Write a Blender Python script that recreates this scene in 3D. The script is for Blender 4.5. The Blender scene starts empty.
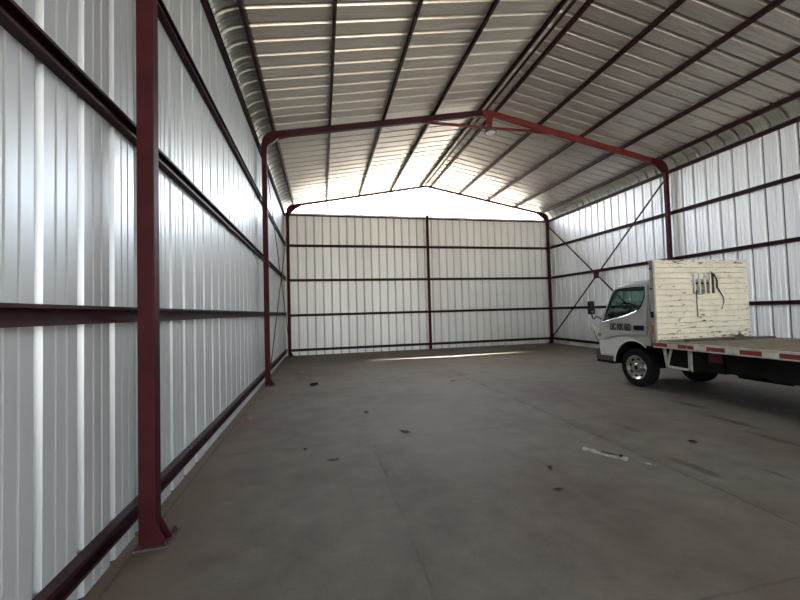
import bpy, bmesh, math, random
from mathutils import Vector, Matrix
random.seed(7)
R = math.radians
scn = bpy.context.scene
COL = scn.collection

# ------------------------------------------------------------------ materials
def new_mat(name):
    m = bpy.data.materials.new(name); m.use_nodes = True
    nt = m.node_tree; nt.nodes.clear()
    out = nt.nodes.new('ShaderNodeOutputMaterial')
    return m, nt, out
def N(nt, typ, **kw):
    n = nt.nodes.new(typ)
    for k, v in kw.items():
        if k == 'inp':
            for kk, vv in v.items(): n.inputs[kk].default_value = vv
        else: setattr(n, k, v)
    return n
def L(nt, a, b): nt.links.new(a, b)
def rgb(c): return (c[0], c[1], c[2], 1.0)
def coords(nt, scale=(1, 1, 1)):
    tc = N(nt, 'ShaderNodeTexCoord'); mp = N(nt, 'ShaderNodeMapping')
    mp.inputs['Scale'].default_value = scale
    L(nt, tc.outputs['Object'], mp.inputs['Vector'])
    return mp.outputs['Vector']
def noise(nt, vec, scale, detail=4, rough=.55):
    n = N(nt, 'ShaderNodeTexNoise'); n.inputs['Scale'].default_value = scale
    n.inputs['Detail'].default_value = detail; n.inputs['Roughness'].default_value = rough
    L(nt, vec, n.inputs['Vector']); return n.outputs['Fac']
def ramp(nt, fac, stops):
    r = N(nt, 'ShaderNodeValToRGB'); e = r.color_ramp.elements
    while len(e) < len(stops): e.new(.5)
    for i, (p, c) in enumerate(stops):
        e[i].position = p; e[i].color = rgb(c) if len(c) == 3 else c
    L(nt, fac, r.inputs['Fac']); return r.outputs['Color']
def mixc(nt, fac, a, b, mode='MIX'):
    m = N(nt, 'ShaderNodeMix', data_type='RGBA', blend_type=mode)
    for s, v in ((0, fac), (6, a), (7, b)):
        if hasattr(v, 'links'): L(nt, v, m.inputs[s])
        else: m.inputs[s].default_value = v if s == 0 else rgb(v)
    return m.outputs[2]
def math_(nt, op, a, b=None, c=None, clamp=False):
    m = N(nt, 'ShaderNodeMath', operation=op); m.use_clamp = clamp
    for i, v in enumerate((a, b, c)):
        if v is None: continue
        if hasattr(v, 'links'): L(nt, v, m.inputs[i])
        else: m.inputs[i].default_value = v
    return m.outputs[0]
def principled(nt, out, **kw):
    p = N(nt, 'ShaderNodeBsdfPrincipled')
    for k, v in kw.items():
        k = k.replace('_', ' ')
        if hasattr(v, 'links'): L(nt, v, p.inputs[k])
        else: p.inputs[k].default_value = rgb(v) if isinstance(v, tuple) else v
    L(nt, p.outputs[0], out.inputs['Surface']); return p
def bump(nt, h, p, strength=.2, dist=.01):
    b = N(nt, 'ShaderNodeBump'); b.inputs['Strength'].default_value = strength
    b.inputs['Distance'].default_value = dist
    L(nt, h, b.inputs['Height']); L(nt, b.outputs[0], p.inputs['Normal'])
def plain(name, c, rough=.6, metal=0.0, var=.15, scale=6.0, **kw):
    m, nt, out = new_mat(name)
    v = coords(nt); f = noise(nt, v, scale)
    lo = tuple(max(0, x*(1-var)) for x in c); hi = tuple(min(1, x*(1+var)) for x in c)
    col = ramp(nt, f, [(.3, lo), (.7, hi)])
    principled(nt, out, Base_Color=col, Roughness=rough, Metallic=metal, **kw)
    return m

def galvanised(name, tint, rough, metal, axis, period, amt=.16, wavy=True):
    """zinc sheet; tone drifts from sheet to sheet along the given axis"""
    m, nt, out = new_mat(name)
    tc = N(nt, 'ShaderNodeTexCoord'); sep = N(nt, 'ShaderNodeSeparateXYZ')
    L(nt, tc.outputs['Object'], sep.inputs[0])
    t = math_(nt, 'FLOOR', math_(nt, 'DIVIDE', sep.outputs[axis], period))
    wn = N(nt, 'ShaderNodeTexWhiteNoise', noise_dimensions='1D'); L(nt, t, wn.inputs['W'])
    st = [1.0, 1.0, 1.0]
    v = coords(nt, (1.5, 1.5, .35) if axis != 2 else (1, 1, 1))
    cloud = noise(nt, v, 1.6, 5)
    f = math_(nt, 'ADD', math_(nt, 'MULTIPLY', wn.outputs['Value'], .45), math_(nt, 'MULTIPLY', cloud, .55))
    lo = tuple(x*(1-amt) for x in tint); hi = tuple(min(1, x*(1+amt*.8)) for x in tint)
    col = ramp(nt, f, [(.2, lo), (.8, hi)])
    p = principled(nt, out, Base_Color=col, Roughness=rough, Metallic=metal)
    if wavy:
        wob = noise(nt, coords(nt, (1, 1, 1)), 2.2, 2); bump(nt, wob, p, .25, .012)
    return m

RIB = .345
M = {}
M['zinc_left'] = galvanised('zinc_left_wall', (.57, .61, .62), .40, .35, 1, .71, .10)  # darker copy of the sheet: left wall's weaker light is in the colour
M['zinc_right'] = galvanised('zinc_right_wall', (.86, .885, .90), .42, .25, 1, 1.03, .10)  # paler copy of the sheet: right wall's stronger light is in the colour
M['zinc_back'] = galvanised('zinc_back_wall', (.88, .88, .84), .45, .15, 0, 1.03, .08)
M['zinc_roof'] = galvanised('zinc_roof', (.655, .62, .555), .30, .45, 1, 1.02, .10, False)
M['zinc_roof_shaded'] = galvanised('zinc_roof_right_shaded', (.50, .475, .43), .30, .45, 1, 1.02, .10, False)  # same sheet darkened: the right slope's shade is put into the colour
M['groove_shade'] = plain('groove_shade', (.11, .11, .105), .6, .2, .15, 3)  # shade inside the ribs, painted as a dark strip colour
M['groove_shade_pale'] = plain('groove_shade_back', (.36, .36, .345), .6, .2, .15, 3)
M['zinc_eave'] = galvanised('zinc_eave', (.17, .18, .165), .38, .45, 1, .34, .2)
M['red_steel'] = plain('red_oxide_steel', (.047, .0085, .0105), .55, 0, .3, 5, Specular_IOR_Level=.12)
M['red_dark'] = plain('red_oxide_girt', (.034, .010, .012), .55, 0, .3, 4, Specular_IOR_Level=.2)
M['red_lit'] = plain('red_oxide_lit', (.15, .022, .022), .45, 0, .25, 5, Specular_IOR_Level=.3)  # same maroon paint brightened: the light on these members is in the colour
M['plate'] = plain('dusty_steel_plate', (.085, .06, .055), .8, 0, .3, 20)
M['bolt'] = plain('dark_bolt', (.04, .03, .03), .5, .5)
M['black'] = plain('black_rubber', (.010, .010, .010), .8, Specular_IOR_Level=.15)
M['dark'] = plain('dark_underbody', (.012, .011, .010), .8, Specular_IOR_Level=.1)
M['interior'] = plain('cab_interior', (.03, .032, .033), .7, Specular_IOR_Level=.2)
M['truck'] = plain('truck_paint', (.50, .505, .465), .38, .05, .05, 3)
M['fender'] = plain('fender_paint', (.66, .66, .62), .4, .05, .05, 3)
M['bumper'] = plain('dark_bumper', (.06, .06, .058), .5, 0, .15, 4)
M['chrome'] = plain('chrome_wheel', (.50, .49, .47), .30, 1.0, .1)
M['wframe'] = plain('dusty_white_frame', (.44, .42, .36), .6, 0, .25, 14)
M['greypost'] = plain('grey_post', (.30, .29, .26), .6, 0, .25, 10)
M['deck'] = plain('worn_plywood_deck', (.26, .22, .17), .75, 0, .3, 5)
M['letter'] = plain('black_letters', (.015, .015, .015), .5)
M['amber'] = plain('amber_lens', (.35, .12, .05), .4)
M['redlens'] = plain('red_lens', (.10, .015, .015), .5)
M['mirror'] = plain('mirror_glass', (.35, .37, .38), .08, 1.0, .02)
M['paper'] = plain('dirty_paper', (.33, .30, .265), .8, 0, .45, 12)
M['leaf'] = plain('dark_debris', (.010, .009, .008), .9, Specular_IOR_Level=.1)
M['twig'] = plain('dark_brown_debris', (.032, .026, .022), .9, Specular_IOR_Level=.1)
M['brownleaf'] = plain('brown_debris', (.07, .055, .045), .8)
M['redscrap'] = plain('reddish_paper', (.30, .14, .12), .8)
M['rope'] = plain('old_rope', (.06, .055, .035), .9)
M['cardboard'] = plain('grey_brown_sheet', (.085, .07, .06), .8)
M['wood'] = plain('dark_board', (.07, .055, .045), .8)
M['lamp'] = plain('lamp_housing', (.10, .09, .09), .5)
M['lens'] = plain('lamp_lens', (.75, .74, .70), .35)

def glass_mat(name, tint, refl=.12):
    m, nt, out = new_mat(name)
    tr = N(nt, 'ShaderNodeBsdfTransparent'); tr.inputs[0].default_value = rgb(tint)
    gl = N(nt, 'ShaderNodeBsdfGlossy'); gl.inputs['Roughness'].default_value = .03
    mx = N(nt, 'ShaderNodeMixShader')
    mx.inputs[0].default_value = refl
    L(nt, tr.outputs[0], mx.inputs[1]); L(nt, gl.outputs[0], mx.inputs[2])
    L(nt, mx.outputs[0], out.inputs['Surface'])
    return m
M['glass'] = glass_mat('green_tinted_glass', (.42, .56, .51))

def headboard_mat():
    m, nt, out = new_mat('chipped_cream_paint')
    v = coords(nt, (1, 1, 5)); v1 = coords(nt, (1, 1, 1))
    base = ramp(nt, noise(nt, v1, 3, 5), [(.3, (.64, .60, .475)), (.7, (.77, .73, .60))])
    tc = N(nt, 'ShaderNodeTexCoord'); sep = N(nt, 'ShaderNodeSeparateXYZ'); L(nt, tc.outputs['Object'], sep.inputs[0])
    # paint wears most near the bottom boards and round the opening
    low = math_(nt, 'MULTIPLY', math_(nt, 'SUBTRACT', 1.45, sep.outputs[2], clamp=True), .10)
    dx = math_(nt, 'ABSOLUTE', math_(nt, 'SUBTRACT', sep.outputs[0], 7.07))
    dz = math_(nt, 'ABSOLUTE', math_(nt, 'SUBTRACT', sep.outputs[2], 1.98))
    near = math_(nt, 'MULTIPLY', math_(nt, 'SUBTRACT', .62, math_(nt, 'MAXIMUM', dx, dz), clamp=True), .20)
    hi = math_(nt, 'MULTIPLY', math_(nt, 'SUBTRACT', sep.outputs[2], 2.36, clamp=True), .7)
    chips = math_(nt, 'ADD', noise(nt, v, 5.5, 8, .66), math_(nt, 'ADD', low, math_(nt, 'ADD', near, hi)))
    chips = math_(nt, 'ADD', chips, math_(nt, 'MULTIPLY', math_(nt, 'SUBTRACT', noise(nt, v1, 2.6, 3), .52), .34))
    mask = ramp(nt, chips, [(.586, (0, 0, 0)), (.626, (1, 1, 1))])
    rust = ramp(nt, noise(nt, v1, 14, 4), [(.35, (.06, .04, .02)), (.65, (.19, .13, .07))])
    col = mixc(nt, mask, base, rust)
    st = ramp(nt, noise(nt, coords(nt, (6, 1, .6)), 4, 5), [(.55, (1, 1, 1)), (.8, (.82, .77, .66))])
    col = mixc(nt, 1.0, col, st, 'MULTIPLY')
    principled(nt, out, Base_Color=col, Roughness=.55)
    return m
M['cream'] = headboard_mat()

TY = 5.5-.123      # rail coordinates count from the truck's origin
def tape_mat():
    """white side rail carrying red and white reflective tape"""
    m, nt, out = new_mat('rail_with_reflective_tape')
    tc = N(nt, 'ShaderNodeTexCoord'); sep = N(nt, 'ShaderNodeSeparateXYZ'); L(nt, tc.outputs['Object'], sep.inputs[0])
    y, z = sep.outputs[1], sep.outputs[2]
    ph = math_(nt, 'FRACT', math_(nt, 'DIVIDE', math_(nt, 'ADD', y, TY), .478))
    red = math_(nt, 'MULTIPLY', math_(nt, 'GREATER_THAN', ph, .0), math_(nt, 'LESS_THAN', ph, .585))
    inz = math_(nt, 'MULTIPLY', math_(nt, 'GREATER_THAN', z, .886), math_(nt, 'LESS_THAN', z, .952))
    wear = noise(nt, coords(nt), 9, 6, .7)
    redm = math_(nt, 'MULTIPLY', math_(nt, 'MULTIPLY', red, inz), math_(nt, 'LESS_THAN', wear, .63))
    base = ramp(nt, noise(nt, coords(nt), 7, 6), [(.3, (.30, .28, .22)), (.55, (.52, .50, .44)), (.75, (.60, .58, .52))])
    wh = math_(nt, 'MULTIPLY', math_(nt, 'SUBTRACT', 1.0, red), inz)
    col = mixc(nt, math_(nt, 'MULTIPLY', wh, .55), base, (.66, .67, .64))
    col = mixc(nt, redm, col, (.22, .022, .022))
    principled(nt, out, Base_Color=col, Roughness=.45)
    return m
M['tape'] = tape_mat()

def floor_mat():
    m, nt, out = new_mat('dusty_concrete')
    tc = N(nt, 'ShaderNodeTexCoord'); O = tc.outputs['Object']
    sep = N(nt, 'ShaderNodeSeparateXYZ'); L(nt, O, sep.inputs[0]); x, y = sep.outputs[0], sep.outputs[1]
    big = noise(nt, O, .55, 6, .6); mid = noise(nt, O, 3.0, 6, .62); fine = noise(nt, O, 42, 3)
    col = ramp(nt, big, [(.32, (.114, .090, .074)), (.5, (.136, .119, .098)), (.68, (.148, .139, .118))])
    col = mixc(nt, 1.0, col, ramp(nt, mid, [(.3, (.80, .78, .77)), (.7, (1.12, 1.12, 1.11))]), 'MULTIPLY')
    col = mixc(nt, 1.0, col, ramp(nt, fine, [(.3, (.93, .93, .93)), (.7, (1.05, 1.05, 1.05))]), 'MULTIPLY')
    # brown dust along the walls
    dl = math_(nt, 'SUBTRACT', 1.0, math_(nt, 'DIVIDE', math_(nt, 'ADD', x, 1.45), .75), clamp=True)
    db = math_(nt, 'DIVIDE', math_(nt, 'SUBTRACT', y, 13.0), 2.2, clamp=True)
    d = math_(nt, 'MULTIPLY', math_(nt, 'MAXIMUM', dl, db), math_(nt, 'ADD', mid, .25), clamp=True)
    col = mixc(nt, math_(nt, 'MULTIPLY', d, .8), col, (.155, .112, .08))
    wob = math_(nt, 'MULTIPLY', math_(nt, 'SUBTRACT', noise(nt, O, 1.3, 3), .5), .10)
    wob2 = math_(nt, 'MULTIPLY', math_(nt, 'SUBTRACT', noise(nt, O, 9, 3), .5), .03)
    gate = noise(nt, O, 2.3, 3)
    def line(c, c0, w, strength, lo=None, hi=None, other=None, w1=1.0):
        nonlocal col
        dd = math_(nt, 'ABSOLUTE', math_(nt, 'ADD', math_(nt, 'SUBTRACT', c, c0), math_(nt, 'ADD', math_(nt, 'MULTIPLY', wob, w1), wob2)))
        f = math_(nt, 'SUBTRACT', 1.0, math_(nt, 'DIVIDE', dd, w), clamp=True)
        f = math_(nt, 'MULTIPLY', f, math_(nt, 'MULTIPLY', math_(nt, 'SUBTRACT', gate, .28, clamp=True), 2.4, clamp=True))
        if lo is not None: f = math_(nt, 'MULTIPLY', f, math_(nt, 'GREATER_THAN', other, lo))
        if hi is not None: f = math_(nt, 'MULTIPLY', f, math_(nt, 'LESS_THAN', other, hi))
        col = mixc(nt, math_(nt, 'MULTIPLY', f, strength), col, (.022, .016, .013))
    line(x, 3.42, .022, .85)
    line(x, 3.47, .12, .25, lo=2.0, hi=9.0, other=y)
    line(y, 4.76, .020, .45)
    line(y, 1.69, .016, .8, lo=2.0, other=x, w1=.5)
    line(x, .60, .020, .55, lo=-1.0, hi=4.4, other=y)
    line(x, .64, .10, .30, lo=-1.0, hi=4.6, other=y)
    line(x, 8.2, .03, .5)
    line(y, 10.75, .03, .3)
    line(x, -1.33, .02, .8, w1=.3)
    # oil stains and tyre marks
    def stain(cx, cy, rx, ry, strength, c=(.028, .020, .016)):
        nonlocal col
        a = math_(nt, 'POWER', math_(nt, 'DIVIDE', math_(nt, 'SUBTRACT', x, cx), rx), 2)
        b = math_(nt, 'POWER', math_(nt, 'DIVIDE', math_(nt, 'SUBTRACT', y, cy), ry), 2)
        f = math_(nt, 'SUBTRACT', 1.15, math_(nt, 'ADD', math_(nt, 'ADD', a, b), math_(nt, 'MULTIPLY', mid, .9)), clamp=True)
        col = mixc(nt, math_(nt, 'MULTIPLY', f, strength), col, c)
    stain(5.56, 4.05, .10, .55, .95); stain(5.30, 3.40, .12, .45, .95); stain(3.66, 3.02, .10, .38, .95)
    stain(5.86, 4.95, .12, .55, .8); stain(4.02, 4.25, .10, .35, .6); stain(4.24, 2.70, .03, .18, .9)
    stain(7.0, 4.4, .8, 1.6, .7); stain(2.27, 2.9, .6, .9, .22); stain(.9, 3.3, .35, 1.4, .25)
    stain(1.5, 5.2, 1.0, 2.2, .5, (.18, .173, .158)); stain(2.6, 7.5, .8, 2.4, .4, (.178, .17, .154))
    p = principled(nt, out, Base_Color=col, Roughness=.72, Specular_IOR_Level=.3)
    bump(nt, math_(nt, 'ADD', math_(nt, 'MULTIPLY', mid, .6), math_(nt, 'MULTIPLY', fine, .25)), p, .25, .01)
    return m
M['floor'] = floor_mat()
M['ground'] = plain('dry_earth_ground', (.36, .31, .25), .9, 0, .15, .5)

# ------------------------------------------------------------------ mesh helpers
class MB:
    def __init__(s): s.bm = bmesh.new()
    def box(s, a, b, bev=0.0):
        r = bmesh.ops.create_cube(s.bm, size=1.0)
        c = [(a[i]+b[i])/2 for i in range(3)]; d = [abs(b[i]-a[i]) for i in range(3)]
        for v in r['verts']: v.co = Vector((c[0]+v.co.x*d[0], c[1]+v.co.y*d[1], c[2]+v.co.z*d[2]))
        if bev > 0:
            es = list({e for v in r['verts'] for e in v.link_edges})
            bmesh.ops.bevel(s.bm, geom=es, offset=bev, segments=2, profile=.5, affect='EDGES')
        return s
    def sweep(s, prof, p0, p1, up=(0, 0, 1)):
        """extrude a closed 2-D profile (side, up) from p0 to p1"""
        p0, p1 = Vector(p0), Vector(p1); d = (p1-p0).normalized()
        u = Vector(up); u = (u-d*u.dot(d)).normalized(); sd = d.cross(u)
        A = [s.bm.verts.new(p0+sd*a+u*b) for a, b in prof]; B = [s.bm.verts.new(p1+sd*a+u*b) for a, b in prof]
        n = len(prof)
        for i in range(n): s.bm.faces.new((A[i], A[(i+1) % n], B[(i+1) % n], B[i]))
        s.bm.faces.new(A[::-1]); s.bm.faces.new(B)
        return s
    def bar(s, p0, p1, w, h, up=(0, 0, 1)):
        return s.sweep([(-w/2, -h/2), (w/2, -h/2), (w/2, h/2), (-w/2, h/2)], p0, p1, up)
    def tube(s, pts, r, seg=8, caps=True):
        rings = []
        pts = [Vector(p) for p in pts]
        for i, p in enumerate(pts):
            d = (pts[min(i+1, len(pts)-1)]-pts[max(i-1, 0)]).normalized()
            a = Vector((0, 0, 1)) if abs(d.z) < .9 else Vector((1, 0, 0))
            u = d.cross(a).normalized(); w = d.cross(u)
            rr = r[i] if isinstance(r, (list, tuple)) else r
            rings.append([s.bm.verts.new(p+u*math.cos(2*math.pi*k/seg)*rr+w*math.sin(2*math.pi*k/seg)*rr) for k in range(seg)])
        for a, b in zip(rings, rings[1:]):
            for k in range(seg): s.bm.faces.new((a[k], a[(k+1) % seg], b[(k+1) % seg], b[k]))
        if caps: s.bm.faces.new(rings[0][::-1]); s.bm.faces.new(rings[-1])
        return s
    def lathe(s, prof, centre, axis='x', seg=36, closed=False):
        """prof: (along axis, radius)"""
        c = Vector(centre); rings = []
        for a, r in prof:
            ring = []
            for k in range(seg):
                t = 2*math.pi*k/seg; q = (r*math.cos(t), r*math.sin(t))
                v = Vector((a, q[0], q[1])) if axis == 'x' else Vector((q[0], q[1], a)) if axis == 'z' else Vector((q[0], a, q[1]))
                ring.append(s.bm.verts.new(c+v))
            rings.append(ring)
        pr = list(zip(rings, rings[1:]))
        if closed: pr.append((rings[-1], rings[0]))
        for a, b in pr:
            for k in range(seg): s.bm.faces.new((a[k], a[(k+1) % seg], b[(k+1) % seg], b[k]))
        if not closed:
            s.bm.faces.new(rings[0][::-1]); s.bm.faces.new(rings[-1])
        return s
    def prism(s, poly, axis, t0, t1):
        """polygon in the two remaining axes (in xyz order) extruded along axis"""
        def P(a, b, t): return {'x': (t, a, b), 'y': (a, t, b), 'z': (a, b, t)}[axis]
        A = [s.bm.verts.new(P(a, b, t0)) for a, b in poly]; B = [s.bm.verts.new(P(a, b, t1)) for a, b in poly]
        n = len(poly)
        for i in range(n): s.bm.faces.new((A[i], A[(i+1) % n], B[(i+1) % n], B[i]))
        s.bm.faces.new(A[::-1]); s.bm.faces.new(B)
        return s
    def grid(s, rows):
        V = [[s.bm.verts.new(p) for p in r] for r in rows]
        for a, b in zip(V, V[1:]):
            for k in range(len(a)-1): s.bm.faces.new((a[k], a[k+1], b[k+1], b[k]))
        return s
    def build(s, name, mat, parent=None, origin=None, smooth=False, fix=True):
        if fix: bmesh.ops.recalc_face_normals(s.bm, faces=s.bm.faces)
        if parent is not None:
            off = Vector(parent['_w']) if '_w' in parent else Vector((0, 0, 0))
            loc = Vector((0, 0, 0))
        else:
            off = Vector(origin) if origin else Vector((0, 0, 0)); loc = off
        me = bpy.data.meshes.new(name)
        for v in s.bm.verts: v.co -= off
        s.bm.to_mesh(me); s.bm.free()
        if smooth:
            for p in me.polygons: p.use_smooth = True
        me.materials.append(M[mat] if isinstance(mat, str) else mat)
        o = bpy.data.objects.new(name, me); COL.objects.link(o); o.location = loc
        o['_w'] = tuple(off)
        if parent is not None: o.parent = parent
        return o
def tag(o, label=None, cat=None, group=None, kind=None):
    if label: o['label'] = label
    if cat: o['category'] = cat
    if group: o['group'] = group
    if kind: o['kind'] = kind
    return o
def empty(name, loc, label, cat, group=None):
    o = bpy.data.objects.new(name, None); COL.objects.link(o); o.location = loc; o['_w'] = tuple(loc)
    o.empty_display_size = .1
    return tag(o, label, cat, group)
def struct(o, label=None, cat=None): return tag(o, label, cat, kind='structure')

# ------------------------------------------------------------------ the hall's dimensions
XL, XR = -1.21, 10.37            # inner faces of the columns
WL, WR = -1.43, 10.58            # wall sheets (inner pans)
XM = (XL+XR)/2
YF, YB = -8.9, 15.27             # open front, back wall sheet
COLY = (3.06, 9.06, 15.06)
ZE = 5.78                        # top of the wall sheets
SL = .187
GZ = (.22, 1.62, 3.04, 4.45, 5.73)
GZL = (.23, 1.69, 3.09, 4.50, 5.73)
def raf(x): return 7.12-SL*abs(x-XM)          # top of the rafters
def sheet_z(x): return raf(x)+.10             # roof sheet pans

def rib_profile(t0, t1, phase, period=RIB, depth=.052, b0=-.002, b1=.030, mini=.006):
    """(position, depth) points of ribbed sheet; depth>0 points outdoors"""
    pts = []; k = math.floor((t0-phase)/period)-1
    while True:
        c = phase+k*period; k += 1
        if c-period/2 > t1: break
        a = .036
        pan = period-a-b1
        for dt, dd in ((-a, 0), (-a+.004, depth), (b0, depth), (b1, 0), (b1+pan*.30, 0), (b1+pan*.335, mini), (b1+pan*.37, 0),
                       (b1+pan*.63, 0), (b1+pan*.665, mini), (b1+pan*.70, 0)):
            t = c+dt
            if t0 <= t <= t1: pts.append((t, dd))
    return [(t0, 0)]+pts+[(t1, 0)]
def groove(o, prof, mat='groove_shade'):
    """the recessed strip of every rib gets painted shade, a darker colour"""
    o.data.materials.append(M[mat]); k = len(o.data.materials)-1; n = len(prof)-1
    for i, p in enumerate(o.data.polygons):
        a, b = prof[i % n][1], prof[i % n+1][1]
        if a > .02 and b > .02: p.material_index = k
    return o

# walls
def wall(name, fn, t0, t1, z0, z1, phase, mat, period=RIB, gm='groove_shade', **kw):
    prof = rib_profile(t0, t1, phase, period, **kw)
    rows = [[fn(t, d, z) for t, d in prof] for z in (z0, z1)]
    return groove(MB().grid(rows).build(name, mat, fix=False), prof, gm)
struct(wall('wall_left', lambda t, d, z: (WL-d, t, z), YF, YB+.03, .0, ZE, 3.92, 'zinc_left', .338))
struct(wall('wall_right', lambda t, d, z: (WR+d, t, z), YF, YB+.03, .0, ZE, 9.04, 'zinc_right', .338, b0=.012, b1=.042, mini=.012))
struct(wall('wall_back', lambda t, d, z: (t, YB+d, z), WL-.02, WR+.02, -.01, ZE+.01, -.91, 'zinc_back', .336, mini=.010, gm='groove_shade_pale'))

struct(wall('front_light_block', lambda t, d, z: (t, YF-d, z), 8.2, WR+.02, .0, ZE, -1.0, 'zinc_back', .342))  # added out of view: closes part of the front to balance the light
# roof sheets: ribs run down the slope
XE0, XE1 = -1.0, 2*XM+1.0
YR0, YR1 = YF-.2, YB+.28
prof = rib_profile(YR0, YR1, 5.84, .337, .056, .018, .050)
mb = MB()
for sgn in (-1, 1):
    xs = (XM+sgn*.035, XM+sgn*(XM-XE0))
    mb.grid([[(x, t, sheet_z(x)+d) for t, d in prof] for x in xs])
roof = struct(mb.build('ceiling', 'zinc_roof', fix=False)); roof.data.materials.append(M['zinc_roof_shaded'])
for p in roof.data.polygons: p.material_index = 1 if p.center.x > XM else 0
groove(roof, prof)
mb = MB(); mb.box((WL, 15.186, ZE+.004), (WR, YB+.07, ZE+.016)); mb.box((WL, 15.18, ZE-.06), (WR, 15.186, ZE+.016)); struct(mb.build('trim_5', 'zinc_back'))
# curved eave sheets, left and right
def bez(p, t):
    a = (1-t)
    return tuple(a**3*p[0][i]+3*a*a*t*p[1][i]+3*a*t*t*p[2][i]+t**3*p[3][i] for i in (0, 1))
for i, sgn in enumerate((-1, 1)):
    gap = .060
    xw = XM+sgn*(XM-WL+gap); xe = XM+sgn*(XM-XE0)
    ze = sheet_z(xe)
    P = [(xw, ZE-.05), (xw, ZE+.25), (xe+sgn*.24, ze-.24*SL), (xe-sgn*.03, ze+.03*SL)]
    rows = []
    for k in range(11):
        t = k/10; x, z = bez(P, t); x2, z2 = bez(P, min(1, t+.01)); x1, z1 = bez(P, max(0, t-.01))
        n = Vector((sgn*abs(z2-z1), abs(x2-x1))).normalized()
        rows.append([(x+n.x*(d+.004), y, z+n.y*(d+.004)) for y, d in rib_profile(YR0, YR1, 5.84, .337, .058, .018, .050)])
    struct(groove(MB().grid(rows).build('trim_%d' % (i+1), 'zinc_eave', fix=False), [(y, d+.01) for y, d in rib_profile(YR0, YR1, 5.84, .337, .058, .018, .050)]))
# folded ridge cap
mb = MB()
rows = []
for x in (XM-.26, XM, XM+.26): rows.append([(x, YR0, raf(XM)+.158-SL*abs(x-XM)), (x, YR1, raf(XM)+.158-SL*abs(x-XM))])
mb.grid(rows); struct(mb.build('trim_3', 'zinc_roof'))
mb = MB(); mb.box((XM-.028, YR0+.05, raf(XM)+.055), (XM+.028, YR1-.12, raf(XM)+.085)); struct(mb.build('trim_4', 'red_dark'))  # added dark strip, stands in for the dark gap under the cap

# floor slab and the ground outside
mb = MB(); mb.box((WL-.05, YF, -.15), (WR+.05, YB+.05, 0)); struct(mb.build('floor', 'floor'))
mb = MB(); mb.box((-90, -90, -.30), (100, 110, -.16)); struct(mb.build('ground', 'ground'))

# ------------------------------------------------------------------ steel frame
CW, CD = .115, .10
def column(side, y, label, seen_plate=True):
    sg = 1 if side == 'left' else -1
    xi = XL if side == 'left' else XR
    xo = xi-sg*CW
    e = empty('steel_column', ((xi+xo)/2, y, 0), label, 'column', 'dark red columns of the hall')
    mb = MB(); mb.box((min(xi, xo), y-CD/2, .012), (max(xi, xo), y+CD/2, 5.62), .008); mb.build('shaft', 'red_steel', e)
    mb = MB(); mb.box((min(xo-sg*.02, xi+sg*.10), y-.08, 0), (max(xo-sg*.02, xi+sg*.10), y+.16, .012)); bp = mb.build('base_plate', 'plate', e)
    for dy in (-.05, .12):
        m2 = MB(); m2.lathe([(.012, .016), (.034, .016), (.034, .010), (.050, .010)], (xi+sg*.065, y+dy, 0), 'z', 8); m2.build('anchor_bolt', 'bolt', bp)
    for dy in (-CD/2, CD/2-.01):
        mb = MB(); mb.prism([(xi-sg*.01, .012), (xi+sg*.075, .012), (xi+sg*.06, .05), (xi, .17), (xi-sg*.01, .17)], 'y', y+dy, y+dy+.01)
        mb.build('gusset', 'red_steel', e)
    return e
column('left', COLY[0], 'tall dark red steel column nearest the camera on the left wall')
column('left', COLY[1], 'dark red steel column midway along the left wall, second from the camera')
column('left', COLY[2], 'dark red corner column where the left wall meets the back wall')
column('right', COLY[1], 'dark red steel column on the right wall rising behind the truck')
column('right', COLY[2], 'dark red corner column where the right wall meets the back wall')
# gable post in the middle of the back wall
e = empty('steel_post', (XM, 15.14, 0), 'slim dark red post in the middle of the back wall', 'column')
MB().box((XM-.045, 15.08, 0), (XM+.045, 15.18, 5.86), .006).build('shaft', 'red_steel', e)
MB().box((XM-.10, 15.04, 0), (XM+.10, 15.185, .01)).build('base_plate', 'red_dark', e)

# rafters with knee plates
def rafter(y, side, label, mat='red_steel', h=.15):
    sg = 1 if side == 'left' else -1
    xe = XM-sg*(XM-(-1.02)); xr = XM-sg*.012
    e = empty('roof_rafter', (xe, y, raf(xe)), label, 'rafter', 'dark red rafters of the roof')
    mb = MB(); mb.prism([(xe, raf(xe)), (xr, raf(xr)), (xr, raf(xr)-h), (xe, raf(xe)-h)], 'y', y-.045, y+.045); mb.build('beam', mat, e)
    xi = XL if side == 'left' else XR; xo = xi-sg*CW
    # rounded corner joining beam and column
    pts = [(xi, 5.50), (xo, 5.50), (xo, 5.72)]
    for k in range(1, 6):
        t = k/6; a = 1-t
        pts.append((a*a*xo+2*a*t*(xo+sg*.02)+t*t*xe, a*a*5.72+2*a*t*(raf(xe)-.03)+t*t*raf(xe)))
    pts += [(xe, raf(xe)-.001), (xe+sg*.30, raf(xe+sg*.30)-.002), (xe+sg*.30, raf(xe+sg*.30)-h-.001), (xe+sg*.08, raf(xe)-.15-.01), (xi+sg*.02, 5.70)]
    mb = MB(); mb.prism(pts, 'y', y-.053, y+.053); mb.build('knee_plate', 'red_steel', e)
    return e
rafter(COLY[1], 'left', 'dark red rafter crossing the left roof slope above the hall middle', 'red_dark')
rafter(COLY[1], 'right', 'red rafter crossing the right roof slope above the truck', 'red_lit')  # one paint on both halves: lit copy here, darker copy on the left
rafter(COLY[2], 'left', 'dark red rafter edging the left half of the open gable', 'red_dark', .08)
rafter(COLY[2], 'right', 'dark red rafter edging the right half of the open gable', 'red_dark', .08)
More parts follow.
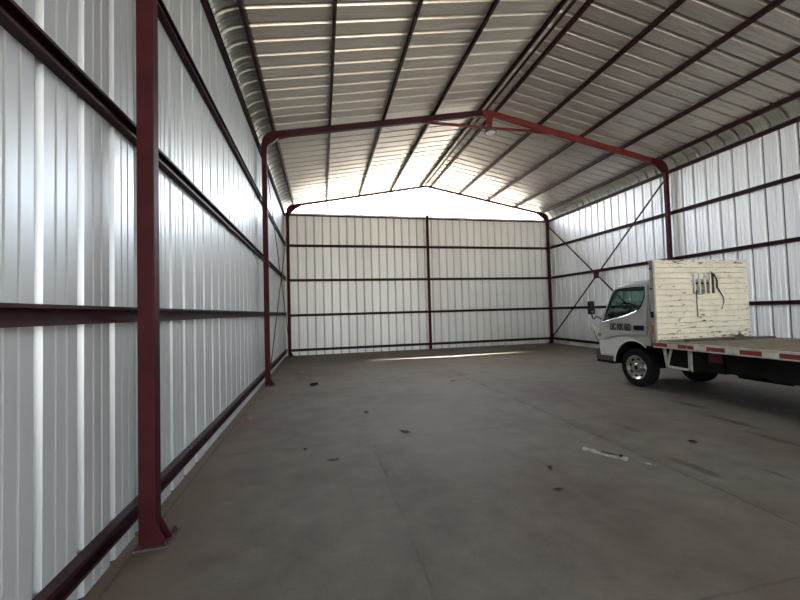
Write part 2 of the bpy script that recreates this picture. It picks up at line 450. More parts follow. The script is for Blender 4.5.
# small collar tie under the ridge of the middle frame, with its hanging plate
y = COLY[1]
e = empty('collar_tie', (XM, y, 6.60), 'slender red collar tie below the ridge of the middle frame', 'tie bar')
MB().bar((XM-2.05, y, 6.63), (XM+2.05, y, 6.63), .05, .06).build('bar', 'red_lit', e)
MB().prism([(XM-.20, raf(XM)-.05), (XM+.20, raf(XM)-.05), (XM+.09, 6.86), (XM+.07, 6.60), (XM-.07, 6.60), (XM-.09, 6.86)], 'y', y-.062, y-.048).build('hanger_plate', 'red_lit', e)
e = empty('ceiling_lamp', (XM, y-.10, 6.44), 'round lamp hanging under the ridge of the middle frame', 'lamp')
MB().lathe([(6.56, .04), (6.56, .09), (6.50, .15), (6.45, .17), (6.44, .165), (6.44, .13)], (XM, y-.10, 0), 'z', 28).build('housing', 'lamp', e, smooth=False)
MB().lathe([(6.425, .125), (6.441, .135)], (XM, y-.10, 0), 'z', 28).build('lens', 'lens', e)
MB().tube([(XM, y-.10, 6.555), (XM, y-.10, 6.60), (XM, y-.06, 6.64)], .018).build('bracket', 'red_dark', e)

# girts: C-channels open to the room
def cprof(sg, h=.10, d=.068, t=.006, lip=.02):
    """(distance from the wall, height) outline, web on the wall"""
    return [(0, -h/2), (d, -h/2), (d, -h/2+lip), (d-t, -h/2+lip), (d-t, -h/2+t), (t, -h/2+t), (t, h/2-t), (d-t, h/2-t), (d-t, h/2-lip), (d, h/2-lip), (d, h/2), (0, h/2)]
words = ('lowest dark red girt just above the floor', 'second dark red girt up from the floor', 'third dark red girt up from the floor', 'fourth dark red girt up from the floor', 'topmost dark red girt below the roof edge')
for z, zl, w in zip(GZ, GZL, words):
    mb = MB(); mb.prism([(WL+a, zl+b) for a, b in cprof(1, .11)], 'y', YF, YB)
    tag(mb.build('wall_girt', 'red_dark', origin=(WL, 3, zl)), w+', running along the left wall', 'girt', 'girts of the left wall')
    mb = MB(); mb.prism([(WR-a, z+b) for a, b in cprof(1)], 'y', YF, YB)
    tag(mb.build('wall_girt', 'red_dark', origin=(WR, 6, z)), w+', running along the right wall', 'girt', 'girts of the right wall')
    mb = MB(); mb.prism([(YB-a, z+b) for a, b in cprof(1)], 'x', WL+.10, WR-.10)
    tag(mb.build('wall_girt', 'red_dark', origin=(XM, YB, z)), w.replace('below the roof edge', 'under the open gable')+', running across the back wall', 'girt', 'girts of the back wall')
# roof purlins on top of the rafters
for side, sg in (('left', -1), ('right', 1)):
    for k, (dx, w) in enumerate(((.205, 'next to the ridge'), (1.55, 'first below the ridge purlin'), (2.90, 'halfway down the slope'), (4.26, 'nearest above the eave purlin'), (5.60, 'along the curved eave'))):
        x = XM+sg*dx; z = raf(x)
        pr = [(0, 0), (.05*sg, -.05*SL), (.05*sg, .018), (.044*sg, .018), (.044*sg, .006), (.006*sg, .006), (.006*sg, .088), (.044*sg, .080), (.044*sg, .070), (.05*sg, .070), (.05*sg, .094-.05*SL), (0, .094)]
        mb = MB(); mb.prism([(x+a, z+b) for a, b in pr], 'y', YR0+.05, YR1-.12)
        tag(mb.build('roof_purlin', 'red_dark', origin=(x, 6, z)), 'dark red purlin on the %s roof slope, %s' % (side, w), 'purlin', 'purlins of the roof')
# crossed bracing in the last bay of each side wall
for side, xp in (('left', XL-.03), ('right', XR+.03)):
    ya, yb = COLY[1]+.07, COLY[2]-.07
    sg = 1 if side == 'left' else -1
    mb = MB(); mb.bar((xp-.012*sg, ya, 5.45), (xp-.012*sg, yb, .30), .014, .06, up=(0, 0, 1))
    tag(mb.build('cross_brace', 'red_steel', origin=(xp, ya, .3)), 'red diagonal brace on the %s wall, its top at the middle column' % side, 'brace')
    e = empty('cross_brace', (xp, yb, .3), 'red diagonal brace on the %s wall, its top at the back corner' % side, 'brace')
    MB().bar((xp+.012*sg, yb, 5.45), (xp+.012*sg, ya, .30), .014, .06, up=(0, 0, 1)).build('bar', 'red_steel', e)
    yc, zc = (ya+yb)/2, (5.45+.30)/2
    MB().box((xp+.018*sg, yc-.15, zc-.15), (xp+.026*sg, yc+.15, zc+.15)).build('centre_plate', 'red_steel', e)

# ------------------------------------------------------------------ the flatbed truck
T = empty('flatbed_truck', (7.08, 5.5, 0), 'silver-white flatbed truck with cream plank headboard parked by the right wall', 'truck')
CX0, CX1 = 6.20, 7.96
def inset(z): return 0 if z < 1.3 else (z-1.3)*.085
def arch(t): return (6.28+.50*math.cos(R(t)), .38+.56*math.sin(R(t)))
ARC = [arch(t) for t in range(121, 7, -8)]
OUT = [(7.14, .45), (7.22, .58), (7.245, .95), (7.205, 1.30), (6.745, 2.00), (6.66, 2.07), (6.48, 2.12), (6.2, 2.145), (5.94, 2.15), (5.88, 2.11), (5.87, 1.3), (5.87, .86)]
PROFILE = OUT+ARC+[(6.80, .45)]
WIN = [(7.06, 1.31), (6.95, 1.58), (6.80, 1.91), (6.73, 1.985), (6.62, 2.02), (6.3, 2.03), (5.98, 2.02), (5.975, 1.80), (6.05, 1.62), (6.12, 1.555), (6.32, 1.48), (6.7, 1.385)]
def plate(loops, x, sgn):
    """flat sheet with holes in the plane x (leaning in above the belt line)"""
    bm = bmesh.new(); es = []
    for lp in loops:
        vs = [bm.verts.new((x+sgn*inset(b), a, b)) for a, b in lp]
        for i in range(len(vs)): es.append(bm.edges.new((vs[i], vs[(i+1) % len(vs)])))
    bmesh.ops.triangle_fill(bm, use_beauty=True, use_dissolve=False, edges=es)
    return bm
mb = MB()
for x, sgn in ((CX0, 1), (CX1, -1)):
    b = plate([PROFILE, WIN], x, sgn); me = bpy.data.meshes.new('tmp'); b.to_mesh(me); b.free(); mb.bm.from_mesh(me); bpy.data.meshes.remove(me)
def strip(a, b, holes=None):
    (y0, z0), (y1, z1) = a, b
    c = [(CX0+inset(z0), y0, z0), (CX1-inset(z0), y0, z0), (CX1-inset(z1), y1, z1), (CX0+inset(z1), y1, z1)]
    if holes is None:
        mb.bm.faces.new([mb.bm.verts.new(p) for p in c])
    else:
        mx, m0, m1 = holes    # margins: sides, start, end
        A, B, C, D = map(Vector, c)
        def q(u, v): return (A.lerp(B, u)).lerp(D.lerp(C, u), v)
        us = [0, mx, 1-mx, 1]; vs = [0, m0, 1-m1, 1]
        V = [[mb.bm.verts.new(q(u, v)) for u in us] for v in vs]
        for j in range(3):
            for i in range(3):
                if i == 1 and j == 1: continue
                mb.bm.faces.new((V[j][i], V[j][i+1], V[j+1][i+1], V[j+1][i]))
        return [q(mx, m0), q(1-mx, m0), q(1-mx, 1-m1), q(mx, 1-m1)]
ws = rw = None
for i in range(len(OUT)-1):
    h = (.06, .05, .05) if i == 3 else (.22, .22, .20) if i == 9 else None
    r = strip(OUT[i], OUT[i+1], h)
    if i == 3: ws = r
    if i == 9: rw = r
bmesh.ops.remove_doubles(mb.bm, verts=mb.bm.verts, dist=.0005)
# soften the long outer corners of the cab
def on_out(v, x, sgn):
    return any(abs(v.co.y-a) < 1e-3 and abs(v.co.z-b) < 1e-3 and abs(v.co.x-(x+sgn*inset(b))) < 1e-3 for a, b in OUT[1:-1])
es = [e for e in mb.bm.edges if len(e.link_faces) == 2 and any(on_out(e.verts[0], x, s) and on_out(e.verts[1], x, s) for x, s in ((CX0, 1), (CX1, -1)))
      and abs(e.link_faces[0].normal.dot(e.link_faces[1].normal)) < .6]
bmesh.ops.recalc_face_normals(mb.bm, faces=mb.bm.faces)
bmesh.ops.bevel(mb.bm, geom=es, offset=.045, segments=3, profile=.5, affect='EDGES')
cab = mb.build('cab', 'truck', T)
# doors: panels sitting a hair proud of the cab sides
DOOR = [(7.10, 1.275), (7.11, .93), (6.98, .94), (6.80, 1.0), (6.55, 1.045), (6.25, 1.06), (5.93, 1.06), (5.925, 1.3), (5.93, 2.05), (6.3, 2.065), (6.63, 2.055), (6.755, 1.995), (6.83, 1.90), (7.02, 1.50)]
door_l = None
for x, sgn in ((CX0-.012, 1), (CX1+.012, -1)):
    b = plate([DOOR, WIN], x, sgn); m2 = MB(); m2.bm.free(); m2.bm = b
    d = m2.build('door', 'truck', T)
    md = d.modifiers.new('thickness', 'SOLIDIFY'); md.thickness = .022; md.offset = 0
    if door_l is None: door_l = d
    # window pane and its black seal
    b = plate([WIN], x+sgn*.008, sgn); m2 = MB(); m2.bm.free(); m2.bm = b; m2.build('window_pane', 'glass', d)
    cx = sum(p[0] for p in WIN)/len(WIN); cz = sum(p[1] for p in WIN)/len(WIN)
    inner = []
    n = len(WIN)
    for i, (a, c) in enumerate(WIN):
        p0, p1 = Vector(WIN[i-1]), Vector(WIN[(i+1) % n]); tdir = (p1-p0).normalized(); nrm = Vector((-tdir.y, tdir.x))
        if nrm.dot(Vector((cx-a, cz-c))) < 0: nrm = -nrm
        inner.append((a+nrm.x*.028, c+nrm.y*.028))
    b = plate([WIN, inner], x-sgn*.0125, sgn); m2 = MB(); m2.bm.free(); m2.bm = b; m2.build('window_seal', 'black', d)
    W2 = WIN if sgn > 0 else WIN[1:7]+[(5.975, 1.80), (5.98, 1.60), (6.5, 1.59), (6.85, 1.585)]
    b = plate([DOOR, W2], x+sgn*.045, sgn); m2 = MB(); m2.bm.free(); m2.bm = b; m2.build('door_lining', 'interior', d)
    s = MB(); s.box((x-sgn*.012, 5.985, 1.155), (x-sgn*.030, 6.215, 1.25), .008); hd = s.build('door_handle', 'black', d)
    s = MB()
    s.tube([(x-sgn*.018, 7.06, 1.298), (x-sgn*.018, 6.7, 1.372), (x-sgn*.018, 6.32, 1.467), (x-sgn*.018, 6.13, 1.54)], .008, 6); s.build('window_trim', 'chrome', d)
# registration letters on the driver's door
GL = {'D': [[(0, 0), (0, 1), (.55, 1), (.9, .75), (.9, .25), (.55, 0), (0, 0)]], 'C': [[(.95, .8), (.7, 1), (.25, 1), (0, .75), (0, .25), (.25, 0), (.7, 0), (.95, .2)]],
      'K': [[(0, 0), (0, 1)], [(.95, 1), (.05, .45)], [(.3, .58), (1, 0)]],
      '6': [[(.85, .9), (.6, 1), (.25, 1), (0, .7), (0, .25), (.25, 0), (.65, 0), (.9, .2), (.9, .4), (.65, .58), (.25, .58), (0, .4)]],
      '0': [[(.25, 0), (0, .25), (0, .75), (.25, 1), (.65, 1), (.9, .75), (.9, .25), (.65, 0), (.25, 0)]]}
s = MB(); yy = 6.825; lw, lh = .058, .125
for ch in 'DC KK 60':
    if ch == ' ': yy -= .035; continue
    for st in GL[ch]:
        for p, q in zip(st, st[1:]):
            P = Vector((CX0-.0255, yy-p[0]*lw, 1.145+p[1]*lh)); Q = Vector((CX0-.0255, yy-q[0]*lw, 1.145+q[1]*lh)); d = (Q-P).normalized()*.008
            s.bar(P-d, Q+d, .004, .021, (0, d.z, -d.y))
    yy -= lw+.020
lt = s.build('registration_letters', 'letter', door_l)
lt['label'] = 'black painted letters DC KK 60'
# front and rear glass
for nm, q in (('windscreen', ws), ('rear_window', rw)):
    s = MB(); s.bm.faces.new([s.bm.verts.new(p) for p in q]); s.build(nm, 'glass', T)
# wheel arch lips, wells, fender panels
for x, sgn in ((CX0, 1), (CX1, -1)):
    s = MB(); s.tube([(x-sgn*.012, a, b) for a, b in [arch(t) for t in range(128, 4, -6)]], .016, 6); s.build('wheel_arch', 'fender', T)
    s = MB(); lip = [arch(t) for t in range(136, 4, -6)]
    s.grid([[(x+sgn*.004, a, b) for a, b in lip], [(x+sgn*.52, a, b) for a, b in lip]])
    s.bm.faces.new([s.bm.verts.new((x+sgn*.52, a, b)) for a, b in lip]); s.build('wheel_well', 'dark', T)
    FEN = [(7.14, .90), (7.19, .80), (7.17, .60), (6.80, .60)]+[arch(t) for t in range(24, 100, 8)]+[(6.2, 1.0), (6.45, 1.015), (6.62, .995), (6.82, .945), (6.98, .90)]
    b = plate([FEN], x-sgn*.006, sgn); m2 = MB(); m2.bm.free(); m2.bm = b; fd = m2.build('fender', 'fender', T)
    md = fd.modifiers.new('thickness', 'SOLIDIFY'); md.thickness = .012; md.offset = 0
# bumper wraps the front
s = MB(); s.prism([(7.22, .42), (7.29, .46), (7.30, .66), (7.235, .70), (7.18, .66), (7.17, .42)], 'x', CX0-.02, CX1+.02)
for x0, x1 in ((CX0-.025, CX0+.02), (CX1-.02, CX1+.025)): s.prism([(6.80, .42), (7.22, .42), (7.24, .56), (6.82, .56)], 'x', x0, x1)
bmp = s.build('bumper', 'bumper', T)
s = MB(); s.box((CX0-.03, 6.79, .40), (CX1+.03, 7.26, .455)); s.build('bumper_step', 'dark', T)
for x0, x1 in ((CX0+.06, CX0+.42), (CX1-.42, CX1-.06)):
    s = MB(); s.box((x0, 7.225, .74), (x1, 7.275, .93), .02); s.build('headlamp', 'mirror', T)
s = MB()
for k in range(4): s.box((CX0+.46, 7.235, .75+k*.05), (CX1-.46, 7.26, .78+k*.05))
s.build('grille', 'black', T)
s = MB(); s.box((CX0-.008, 7.10, .98), (CX0+.05, 7.235, 1.06), .012); s.build('indicator_lamp', 'amber', T)
# mirrors
s = MB(); s.tube([(CX0+.02, 7.12, 1.36), (6.12, 7.18, 1.43), (6.07, 7.17, 1.37), (6.02, 7.17, 1.38), (6.0, 7.17, 1.47), (6.0, 7.17, 1.52)], .014, 8)
arm = s.build('mirror_arm', 'black', T)
s = MB(); s.box((5.915, 7.13, 1.475), (6.075, 7.21, 1.775), .03); mh = s.build('mirror_housing', 'black', arm)
s = MB(); s.box((5.935, 7.122, 1.50), (6.055, 7.131, 1.75)); s.build('mirror_glass', 'mirror', mh)
s = MB(); s.tube([(CX0+.06, 7.21, .80), (6.24, 7.34, .92), (6.20, 7.38, 1.12)], .009, 6); a2 = s.build('mirror_arm', 'black', T)
s = MB(); s.lathe([(-.03, .015), (-.015, .05), (.0, .058), (.012, .055)], (6.20, 7.385, 1.15), 'y', 18); s.build('round_mirror', 'wframe', a2)
# inside the cab
s = MB(); s.box((CX0+.08, 6.78, .98), (CX1-.08, 7.035, 1.53), .05); s.build('dashboard', 'interior', T)
for x0 in (6.32, 7.02):
    w = .56 if x0 < 7 else .8
    s = MB(); s.box((x0, 6.02, 1.00), (x0+w, 6.50, 1.16), .04); s.box((x0, 5.95, 1.12), (x0+w, 6.08, 1.62), .04); s.box((x0+w/2-.13, 5.96, 1.62), (x0+w/2+.13, 6.05, 1.78), .03); s.build('seat', 'interior', T)
s = MB(); s.box((CX0+.04, 5.90, .93), (CX1-.04, 7.15, .97)); s.build('cab_floor', 'interior', T)
s = MB(); ring = []
cst = Vector((6.62, 6.72, 1.60)); ax = Vector((0, -.55, .83)).normalized(); u = Vector((1, 0, 0)); w_ = ax.cross(u)
pts = [cst+u*math.cos(2*math.pi*k/24)*.20+w_*math.sin(2*math.pi*k/24)*.20 for k in range(25)]
s.tube(pts, .014, 8, caps=False); s.tube([cst-u*.20, cst+u*.20], .012); s.tube([cst, cst-ax*.45], .022); s.build('steering_wheel', 'black', T)
# wheels
def wheel(xc, y, side, dual=False):
    sg = -1 if side == 'left' else 1         # direction the face points
    c = (xc, y, .385)
    s = MB()
    s.lathe([(-.095, .24), (-.10, .30), (-.095, .355), (-.075, .380), (-.03, .385), (-.03, .378), (-.02, .378), (-.02, .385), (.02, .385), (.02, .378), (.03, .378), (.03, .385), (.075, .380), (.095, .355), (.10, .30), (.095, .24)], c, 'x', 48, closed=True)
    w = s.build('wheel', 'black', T, smooth=False)
    if dual: return w
    f = sg
    s = MB(); s.lathe([(f*.055, .10), (f*.045, .13), (f*.060, .185), (f*.075, .205), (f*.098, .222), (f*.104, .240), (f*.090, .244), (-f*.09, .244)], c, 'x', 40); rim = s.build('rim', 'chrome', w, smooth=True)
    s = MB(); s.lathe([(f*.045, .088), (f*.085, .085), (f*.095, .072), (f*.10, .03)], c, 'x', 24); s.build('hub', 'chrome', w)
    s = MB(); s.lathe([(f*.095, .045), (f*.104, .04)], c, 'x', 18); s.build('hub_cap', 'dark', w)
    for k in range(8):
        t = 2*math.pi*k/8+.2
        s = MB()
        rows = []
        p = Vector((xc+f*.0665, y+.172*math.cos(t), .385+.172*math.sin(t)))
        tang = Vector((0, -math.sin(t), math.cos(t))); rad = Vector((-f*-.22, math.cos(t), math.sin(t))).normalized(); nn = Vector((f, 0, 0))
        vs = [s.bm.verts.new(p+tang*math.cos(a)*.034+Vector((f*.24*math.sin(a)*.020, math.cos(t)*math.sin(a)*.020, math.sin(t)*math.sin(a)*.020))) for a in [2*math.pi*q/12 for q in range(12)]]
        s.bm.faces.new(vs); s.build('rim_slot', 'dark', w)
    for k in range(6):
        t = 2*math.pi*k/6
        s = MB(); s.lathe([(f*.045, .013), (f*.070, .012)], (xc, y+.115*math.cos(t), .385+.115*math.sin(t)), 'x', 6); s.build('wheel_nut', 'chrome', w)
    return w
wheel(6.34, 6.28, 'left'); wheel(7.82, 6.28, 'right')
for xc, sd, du in ((6.32, 'left', False), (6.56, 'left', True), (7.84, 'right', False), (7.60, 'right', True)): wheel(xc, 2.95, sd, du)
# chassis
for x in (6.72, 7.36):
    s = MB(); s.box((x, 1.0, .62), (x+.08, 7.1, .84)); s.build('chassis_rail', 'dark', T)
s = MB(); s.tube([(6.44, 6.28, .385), (7.72, 6.28, .385)], .055, 10); s.build('axle', 'dark', T)
s = MB(); s.tube([(6.46, 2.95, .385), (7.70, 2.95, .385)], .075, 10); s.lathe([(-.16, .06), (-.10, .17), (.10, .17), (.16, .06)], (7.08, 2.95, .385), 'x', 16); s.build('axle', 'dark', T)
s = MB(); s.box((6.82, 5.2, .40), (7.34, 6.95, .95)); s.build('engine', 'dark', T)
s = MB(); s.box((6.28, 3.75, .52), (6.70, 4.62, .87), .03); s.build('fuel_tank', 'dark', T)
s = MB(); s.prism([(3.55, .60), (3.62, .52), (3.95, .515), (4.05, .56), (4.05, .84), (3.55, .84)], 'x', 6.22, 6.70); s.build('tool_box', 'dark', T)
s = MB(); s.box((6.45, 5.62, .50), (6.70, 5.85, .95)); s.box((6.30, 4.64, .50), (6.72, 5.55, .86)); s.build('battery_box', 'dark', T)
s = MB(); s.box((6.265, 4.66, .68), (6.285, 4.86, .84)); s.build('red_reflector', 'redlens', T)
s = MB(); s.tube([(7.0, 6.0, .45), (7.0, 4.3, .45)], .05, 10); s.tube([(7.0, 4.9, .45), (7.0, 4.2, .45)], .10, 12); s.build('exhaust', 'dark', T)
# bed
BX0, BX1, BY0, BY1 = 6.03, 8.13, 1.15, 5.66
s = MB(); s.box((BX0+.05, BY0, .955), (BX1-.05, 5.60, 1.0)); s.build('deck', 'deck', T)
for k in range(9):
    yy = BY0+.25+k*.53
    s = MB(); s.box((BX0+.06, yy, .86), (BX1-.06, yy+.06, .954)); s.build('crossmember', 'dark', T)
for x0, x1 in ((BX0, BX0+.05), (BX1-.05, BX1)):
    s = MB(); s.box((x0, BY0, .862), (x1, BY1, .985), .006); s.build('side_rail', 'tape', T)
s = MB(); s.box((BX0, BY0-.06, .80), (BX1, BY0, .99), .006); s.build('tail_rail', 'tape', T)
for x in (6.16, 7.98):
    s = MB()
    s.bar((x, 5.56, .87), (x, 5.50, .52), .035, .045, (0, 1, 0)); s.bar((x, 5.08, .87), (x, 5.08, .50), .035, .05, (0, 1, 0))
    s.bar((x, 5.53, .525), (x, 5.06, .515), .035, .035); s.bar((x, 5.42, .86), (x, 5.50, .56), .03, .03, (0, 1, 0))
    s.build('side_guard', 'wframe', T)
# headboard of planks with a barred opening
HY0, HY1 = 5.50, 5.545
W0, W1, Z0, Z1 = 6.80, 7.32, 1.84, 2.235
s = MB(); ph = (2.44-1.005)/14
for k in range(14):
    z0 = 1.005+k*ph; z1 = z0+ph-.006; g = random.uniform(-.004, .004)
    segs = [(5.965, 8.115)]
    if z1 > Z0+.01 and z0 < Z1-.01: segs = [(5.965, W0), (W1, 8.115)]
    for a, b in segs: s.box((a, HY0+g, z0), (b, HY1, z1), .004)
s.box((5.965, HY1, 1.005), (W0, HY1+.012, 2.44)); s.box((W1, HY1, 1.005), (8.115, HY1+.012, 2.44))
s.box((W0, HY1, 1.005), (W1, HY1+.012, Z0)); s.box((W0, HY1, Z1), (W1, HY1+.012, 2.44))
hb = s.build('headboard', 'cream', T)
s = MB(); s.box((5.925, HY0-.012, 2.435), (8.125, HY1+.05, 2.475), .005); s.build('top_rail', 'cream', hb)
for x0, x1, mt in ((5.925, 5.966, 'greypost'), (8.114, 8.15, 'cream')):
    s = MB(); s.box((x0, HY0-.004, .965), (x1, HY1+.03, 2.47), .004); s.build('headboard_post', mt, hb)
s = MB()
for a, b in (((W0-.02, Z0-.03), (W1+.02, Z0)), ((W0-.02, Z1), (W1+.02, Z1+.02)), ((W0-.02, Z0), (W0, Z1)), ((W1, Z0), (W1+.02, Z1))): s.box((a[0], HY0-.008, a[1]), (b[0], HY1+.015, b[1]))
s.build('window_frame', 'cream', hb)
for k in range(4):
    x = W0+.06+k*.125
    s = MB(); s.box((x, HY0+.005, Z0), (x+.032, HY0+.03, Z1)); s.build('window_bar', 'cream', hb)
s = MB(); s.box((W0, HY0+.031, 2.02), (W1, HY0+.045, 2.055)); s.build('cross_bar', 'dark', hb)
s = MB(); s.box((5.905, 5.515, 1.42), (5.926, 5.57, 1.53), .005); s.build('marker_lamp', 'black', hb)
s = MB(); s.box((5.910, 5.515, 1.12), (5.926, 5.565, 1.28), .004); s.build('marker_lamp', 'amber', hb)
for z in (1.95, 2.32):
    s = MB(); s.tube([(5.905, 5.54, z), (5.93, 5.54, z)], .018, 8); s.build('post_bolt', 'bolt', hb)

# things on the truck
s = MB(); s.tube([(6.86, 5.483, 1.88), (6.87, 5.476, 1.80), (6.862, 5.476, 1.66), (6.872, 5.476, 1.48), (6.868, 5.474, 1.40)], [.007, .009, .007, .008, .010], 7)
tag(s.build('rope', 'rope', origin=(6.86, 5.48, 1.4)), 'short dark rope end hanging straight below the headboard opening, left side', 'rope')
s = MB(); s.tube([(7.22, 5.478, 2.26), (7.30, 5.472, 2.20), (7.36, 5.470, 2.08), (7.35, 5.470, 1.96), (7.42, 5.470, 1.86), (7.49, 5.472, 1.76), (7.50, 5.473, 1.66), (7.45, 5.473, 1.56), (7.44, 5.473, 1.54)], [.006, .010, .013, .014, .012, .008, .008, .007, .007], 7)
tag(s.build('rope', 'rope', origin=(7.4, 5.48, 1.5)), 'dark rope curling down from the right edge of the headboard opening', 'rope')
s = MB(); s.bar((6.20, 5.16, 1.016), (7.95, 5.02, 1.016), .10, .03)
tag(s.build('wooden_board', 'wood', origin=(7, 5.05, 1.0)), 'long thin dark board lying across the truck deck before the headboard', 'board')
s = MB()
rows = []
for j in range(5):
    v = j/4; rows.append([(6.88+.24*u+.10*v, 4.84+.16*v+.03*u, 1.030+.02*v+.09*max(0, u-.25)*(.3+v*.9)*(1-.2*u)) for u in [k/6 for k in range(7)]])
s.grid(rows); o = s.build('cardboard_scrap', 'cardboard', origin=(7.2, 4.95, 1.0)); md = o.modifiers.new('thickness', 'SOLIDIFY'); md.thickness = .006; md.offset = 1
tag(o, 'curled grey-brown scrap of card lying on the truck deck', 'scrap')

# ------------------------------------------------------------------ litter on the floor
# crushed paper sleeve by the floor joint
e = empty('paper_sleeve', (3.04, 3.54, 0), 'long crumpled pale paper sleeve lying beside the floor joint', 'litter')
a, b = Vector((2.93, 3.74, 0)), Vector((3.16, 3.34, 0)); d = (b-a).normalized(); n = Vector((-d.y, d.x, 0))
s = MB(); rows = []
for k in range(10):
    t = k/9; p = a.lerp(b, t); hgt = .016+.012*math.sin(t*9)+(.012 if k in (0, 9) else 0)
    rows.append([tuple(p+n*.026+Vector((0, 0, .002))), tuple(p+n*.02+Vector((0, 0, hgt))), tuple(p-n*.008+Vector((0, 0, hgt*.6))), tuple(p-n*.026+Vector((0, 0, .002)))])
s.grid(rows); o = s.build('sleeve', 'paper', e)
s = MB(); s.box((-.5, -.5, -.5), (.5, .5, .5))
for v in s.bm.verts: v.co = (a.lerp(b, .62)+d*v.co.x*.17+n*(v.co.y*.014+.008)+Vector((0, 0, .030+v.co.z*.004)))
s.build('printed_stripe', 'leaf', e)
s = MB(); s.lathe([(.026, .012), (.040, .020), (.046, .012)], a.lerp(b, .86), 'z', 10); s.build('cap', 'leaf', e)
def scrap(name, x, y, lx, ly, h, ang, mat, label, cat):
    s = MB(); rows = []
    nn = 5
    for j in range(nn):
        v = j/(nn-1)-.5; r = []
        for i in range(nn):
            u = i/(nn-1)-.5; k = 1-1.1*(u*u+v*v)
            r.append((u*lx*(1-.35*abs(v)*2), v*ly*(1-.5*abs(u)*2), .002+h*max(0, k)*(.45+.55*random.random())))
        rows.append(r)
    s.grid(rows)
    o = s.build(name, mat); o.location = (x, y, 0); o.rotation_euler = (0, 0, ang)
    md = o.modifiers.new('thickness', 'SOLIDIFY'); md.thickness = .003; md.offset = 1
    return tag(o, label, cat)
scrap('dry_leaf', -.21, 8.79, .20, .30, .05, -.5, 'leaf', 'black curled leaf on the floor, nearest the second left column', 'leaf')
scrap('paper_scrap', -1.17, 6.29, .13, .22, .02, .2, 'redscrap', 'reddish scrap of paper on the floor close to the left wall', 'scrap')
scrap('pebble', .68, 6.05, .09, .09, .03, .2, 'twig', 'dark pebble on the open floor beyond the dry twig', 'pebble')
scrap('dry_twig', 1.09, 4.94, .04, .22, .02, .7, 'twig', 'thin dark twig on the floor left of the long joint', 'twig')
scrap('dry_leaf', .09, 4.25, .13, .05, .015, .0, 'brownleaf', 'flat brownish leaf on the floor in the left foreground', 'leaf')
scrap('pebble', -.23, 4.65, .05, .05, .02, .0, 'twig', 'dark pebble on the floor beside the near cross joint', 'pebble')
scrap('dry_leaf', 2.97, 8.12, .14, .07, .015, .3, 'brownleaf', 'small brown leaf far out on the floor near the long joint', 'leaf')
scrap('pebble', 2.27, 3.41, .045, .06, .02, .3, 'twig', 'dark pebble on the floor left of the crumpled paper sleeve', 'pebble')
scrap('dry_twig', 2.07, 2.99, .11, .025, .012, -.1, 'twig', 'short dark twig on the floor in front of the crumpled paper sleeve', 'twig')
scrap('dry_leaf', 4.31, 3.58, .10, .07, .02, -.4, 'twig', 'dark leaf on the floor between the truck and the long joint', 'leaf')
scrap('paper_scrap', 3.27, 3.20, .06, .06, .02, .5, 'paper', 'tiny pale paper scrap just past the end of the paper sleeve', 'scrap')

# ------------------------------------------------------------------ daylight
w = bpy.data.worlds.new('sky'); scn.world = w; w.use_nodes = True
nt = w.node_tree; nt.nodes.clear()
sky = N(nt, 'ShaderNodeTexSky'); sky.sky_type = 'NISHITA'; sky.sun_disc = False
sky.sun_elevation = R(66); sky.sun_rotation = R(0); sky.dust_density = 3.0; sky.air_density = 1.0
mx = N(nt, 'ShaderNodeMix', data_type='RGBA'); mx.inputs[0].default_value = .55
sk2 = N(nt, 'ShaderNodeVectorMath', operation='SCALE'); sk2.inputs['Scale'].default_value = .12
L(nt, sky.outputs[0], sk2.inputs[0]); L(nt, sk2.outputs[0], mx.inputs[6]); mx.inputs[7].default_value = (1.0, 1.03, 1.06, 1)
tcw = N(nt, 'ShaderNodeTexCoord'); dt = N(nt, 'ShaderNodeVectorMath', operation='DOT_PRODUCT')
L(nt, tcw.outputs['Generated'], dt.inputs[0]); dt.inputs[1].default_value = (0, math.cos(R(35)), math.sin(R(35)))
haze = math_(nt, 'ADD', 1.0, math_(nt, 'MULTIPLY', math_(nt, 'POWER', math_(nt, 'MAXIMUM', dt.outputs['Value'], 0.0), 3.0), 3.6))
bg = N(nt, 'ShaderNodeBackground'); L(nt, math_(nt, 'MULTIPLY', haze, 4.0), bg.inputs['Strength'])
L(nt, mx.outputs[2], bg.inputs['Color'])
ow = N(nt, 'ShaderNodeOutputWorld'); L(nt, bg.outputs[0], ow.inputs['Surface'])
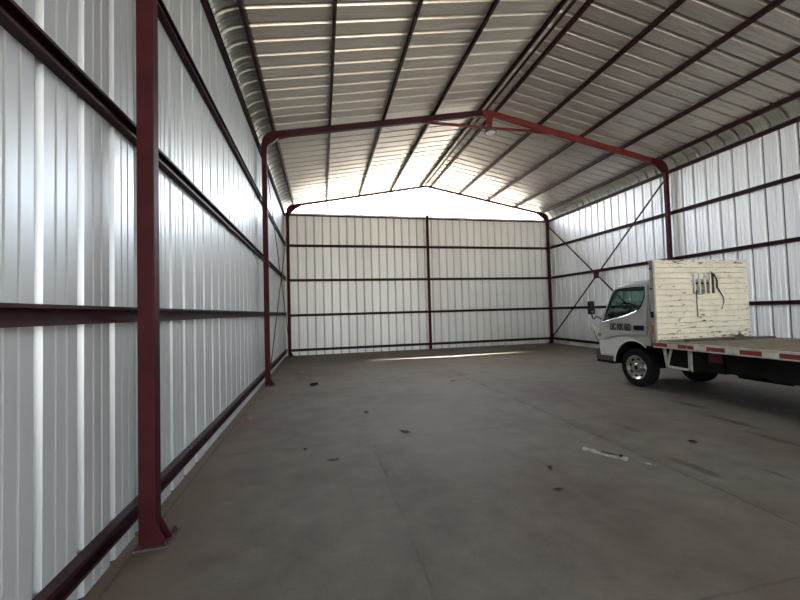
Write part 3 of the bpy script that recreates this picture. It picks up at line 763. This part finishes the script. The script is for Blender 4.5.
sun = bpy.data.lights.new('sun', 'SUN'); sun.energy = 20; sun.angle = R(.53); sun.color = (1, .95, .88)
so = bpy.data.objects.new('sun', sun); COL.objects.link(so); so.location = (4, 30, 40)
so.rotation_euler = Vector((0, -math.cos(R(66)), -math.sin(R(66)))).to_track_quat('-Z', 'Y').to_euler()

# sampling portals in the two real openings (they emit nothing, they only guide sky sampling)
def portal(loc, rx, sx, sy):
    l = bpy.data.lights.new('sky_portal', 'AREA'); l.shape = 'RECTANGLE'; l.size = sx; l.size_y = sy; l.cycles.is_portal = True
    o = bpy.data.objects.new('sky_portal', l); COL.objects.link(o); o.location = loc; o.rotation_euler = (R(rx), 0, 0)
portal((XM, YB+.25, 6.5), -90, 11.5, 1.5)
portal((XM, YF-.05, 3.5), 90, 12, 7.2)

# ------------------------------------------------------------------ camera
FL, YAW, PITCH, ROLL = 363.42, .2128, .0319, -.0277
f = Vector((math.sin(YAW)*math.cos(PITCH), math.cos(YAW)*math.cos(PITCH), math.sin(PITCH)))
r = Vector((math.cos(YAW), -math.sin(YAW), 0)); u = r.cross(f)
r2 = r*math.cos(ROLL)+u*math.sin(ROLL); u2 = u*math.cos(ROLL)-r*math.sin(ROLL)
cam = bpy.data.cameras.new('camera'); co = bpy.data.objects.new('camera', cam); COL.objects.link(co)
mat = Matrix((r2, u2, -f)).transposed().to_4x4(); mat.translation = Vector((0, 0, 1.658)); co.matrix_world = mat
cam.sensor_width = 36; cam.sensor_fit = 'HORIZONTAL'; cam.lens = FL/800*36; cam.clip_start = .05; cam.clip_end = 400
scn.camera = co

scn.view_settings.view_transform = 'Standard'
scn.view_settings.look = 'None'
scn.view_settings.exposure = 1.2
try:
    scn.cycles.use_denoising = True
    scn.cycles.max_bounces = 16; scn.cycles.diffuse_bounces = 8; scn.cycles.glossy_bounces = 8; scn.cycles.transparent_max_bounces = 12
    scn.cycles.sample_clamp_indirect = 12
except Exception: pass
for o in list(scn.objects):
    if '_w' in o: del o['_w']
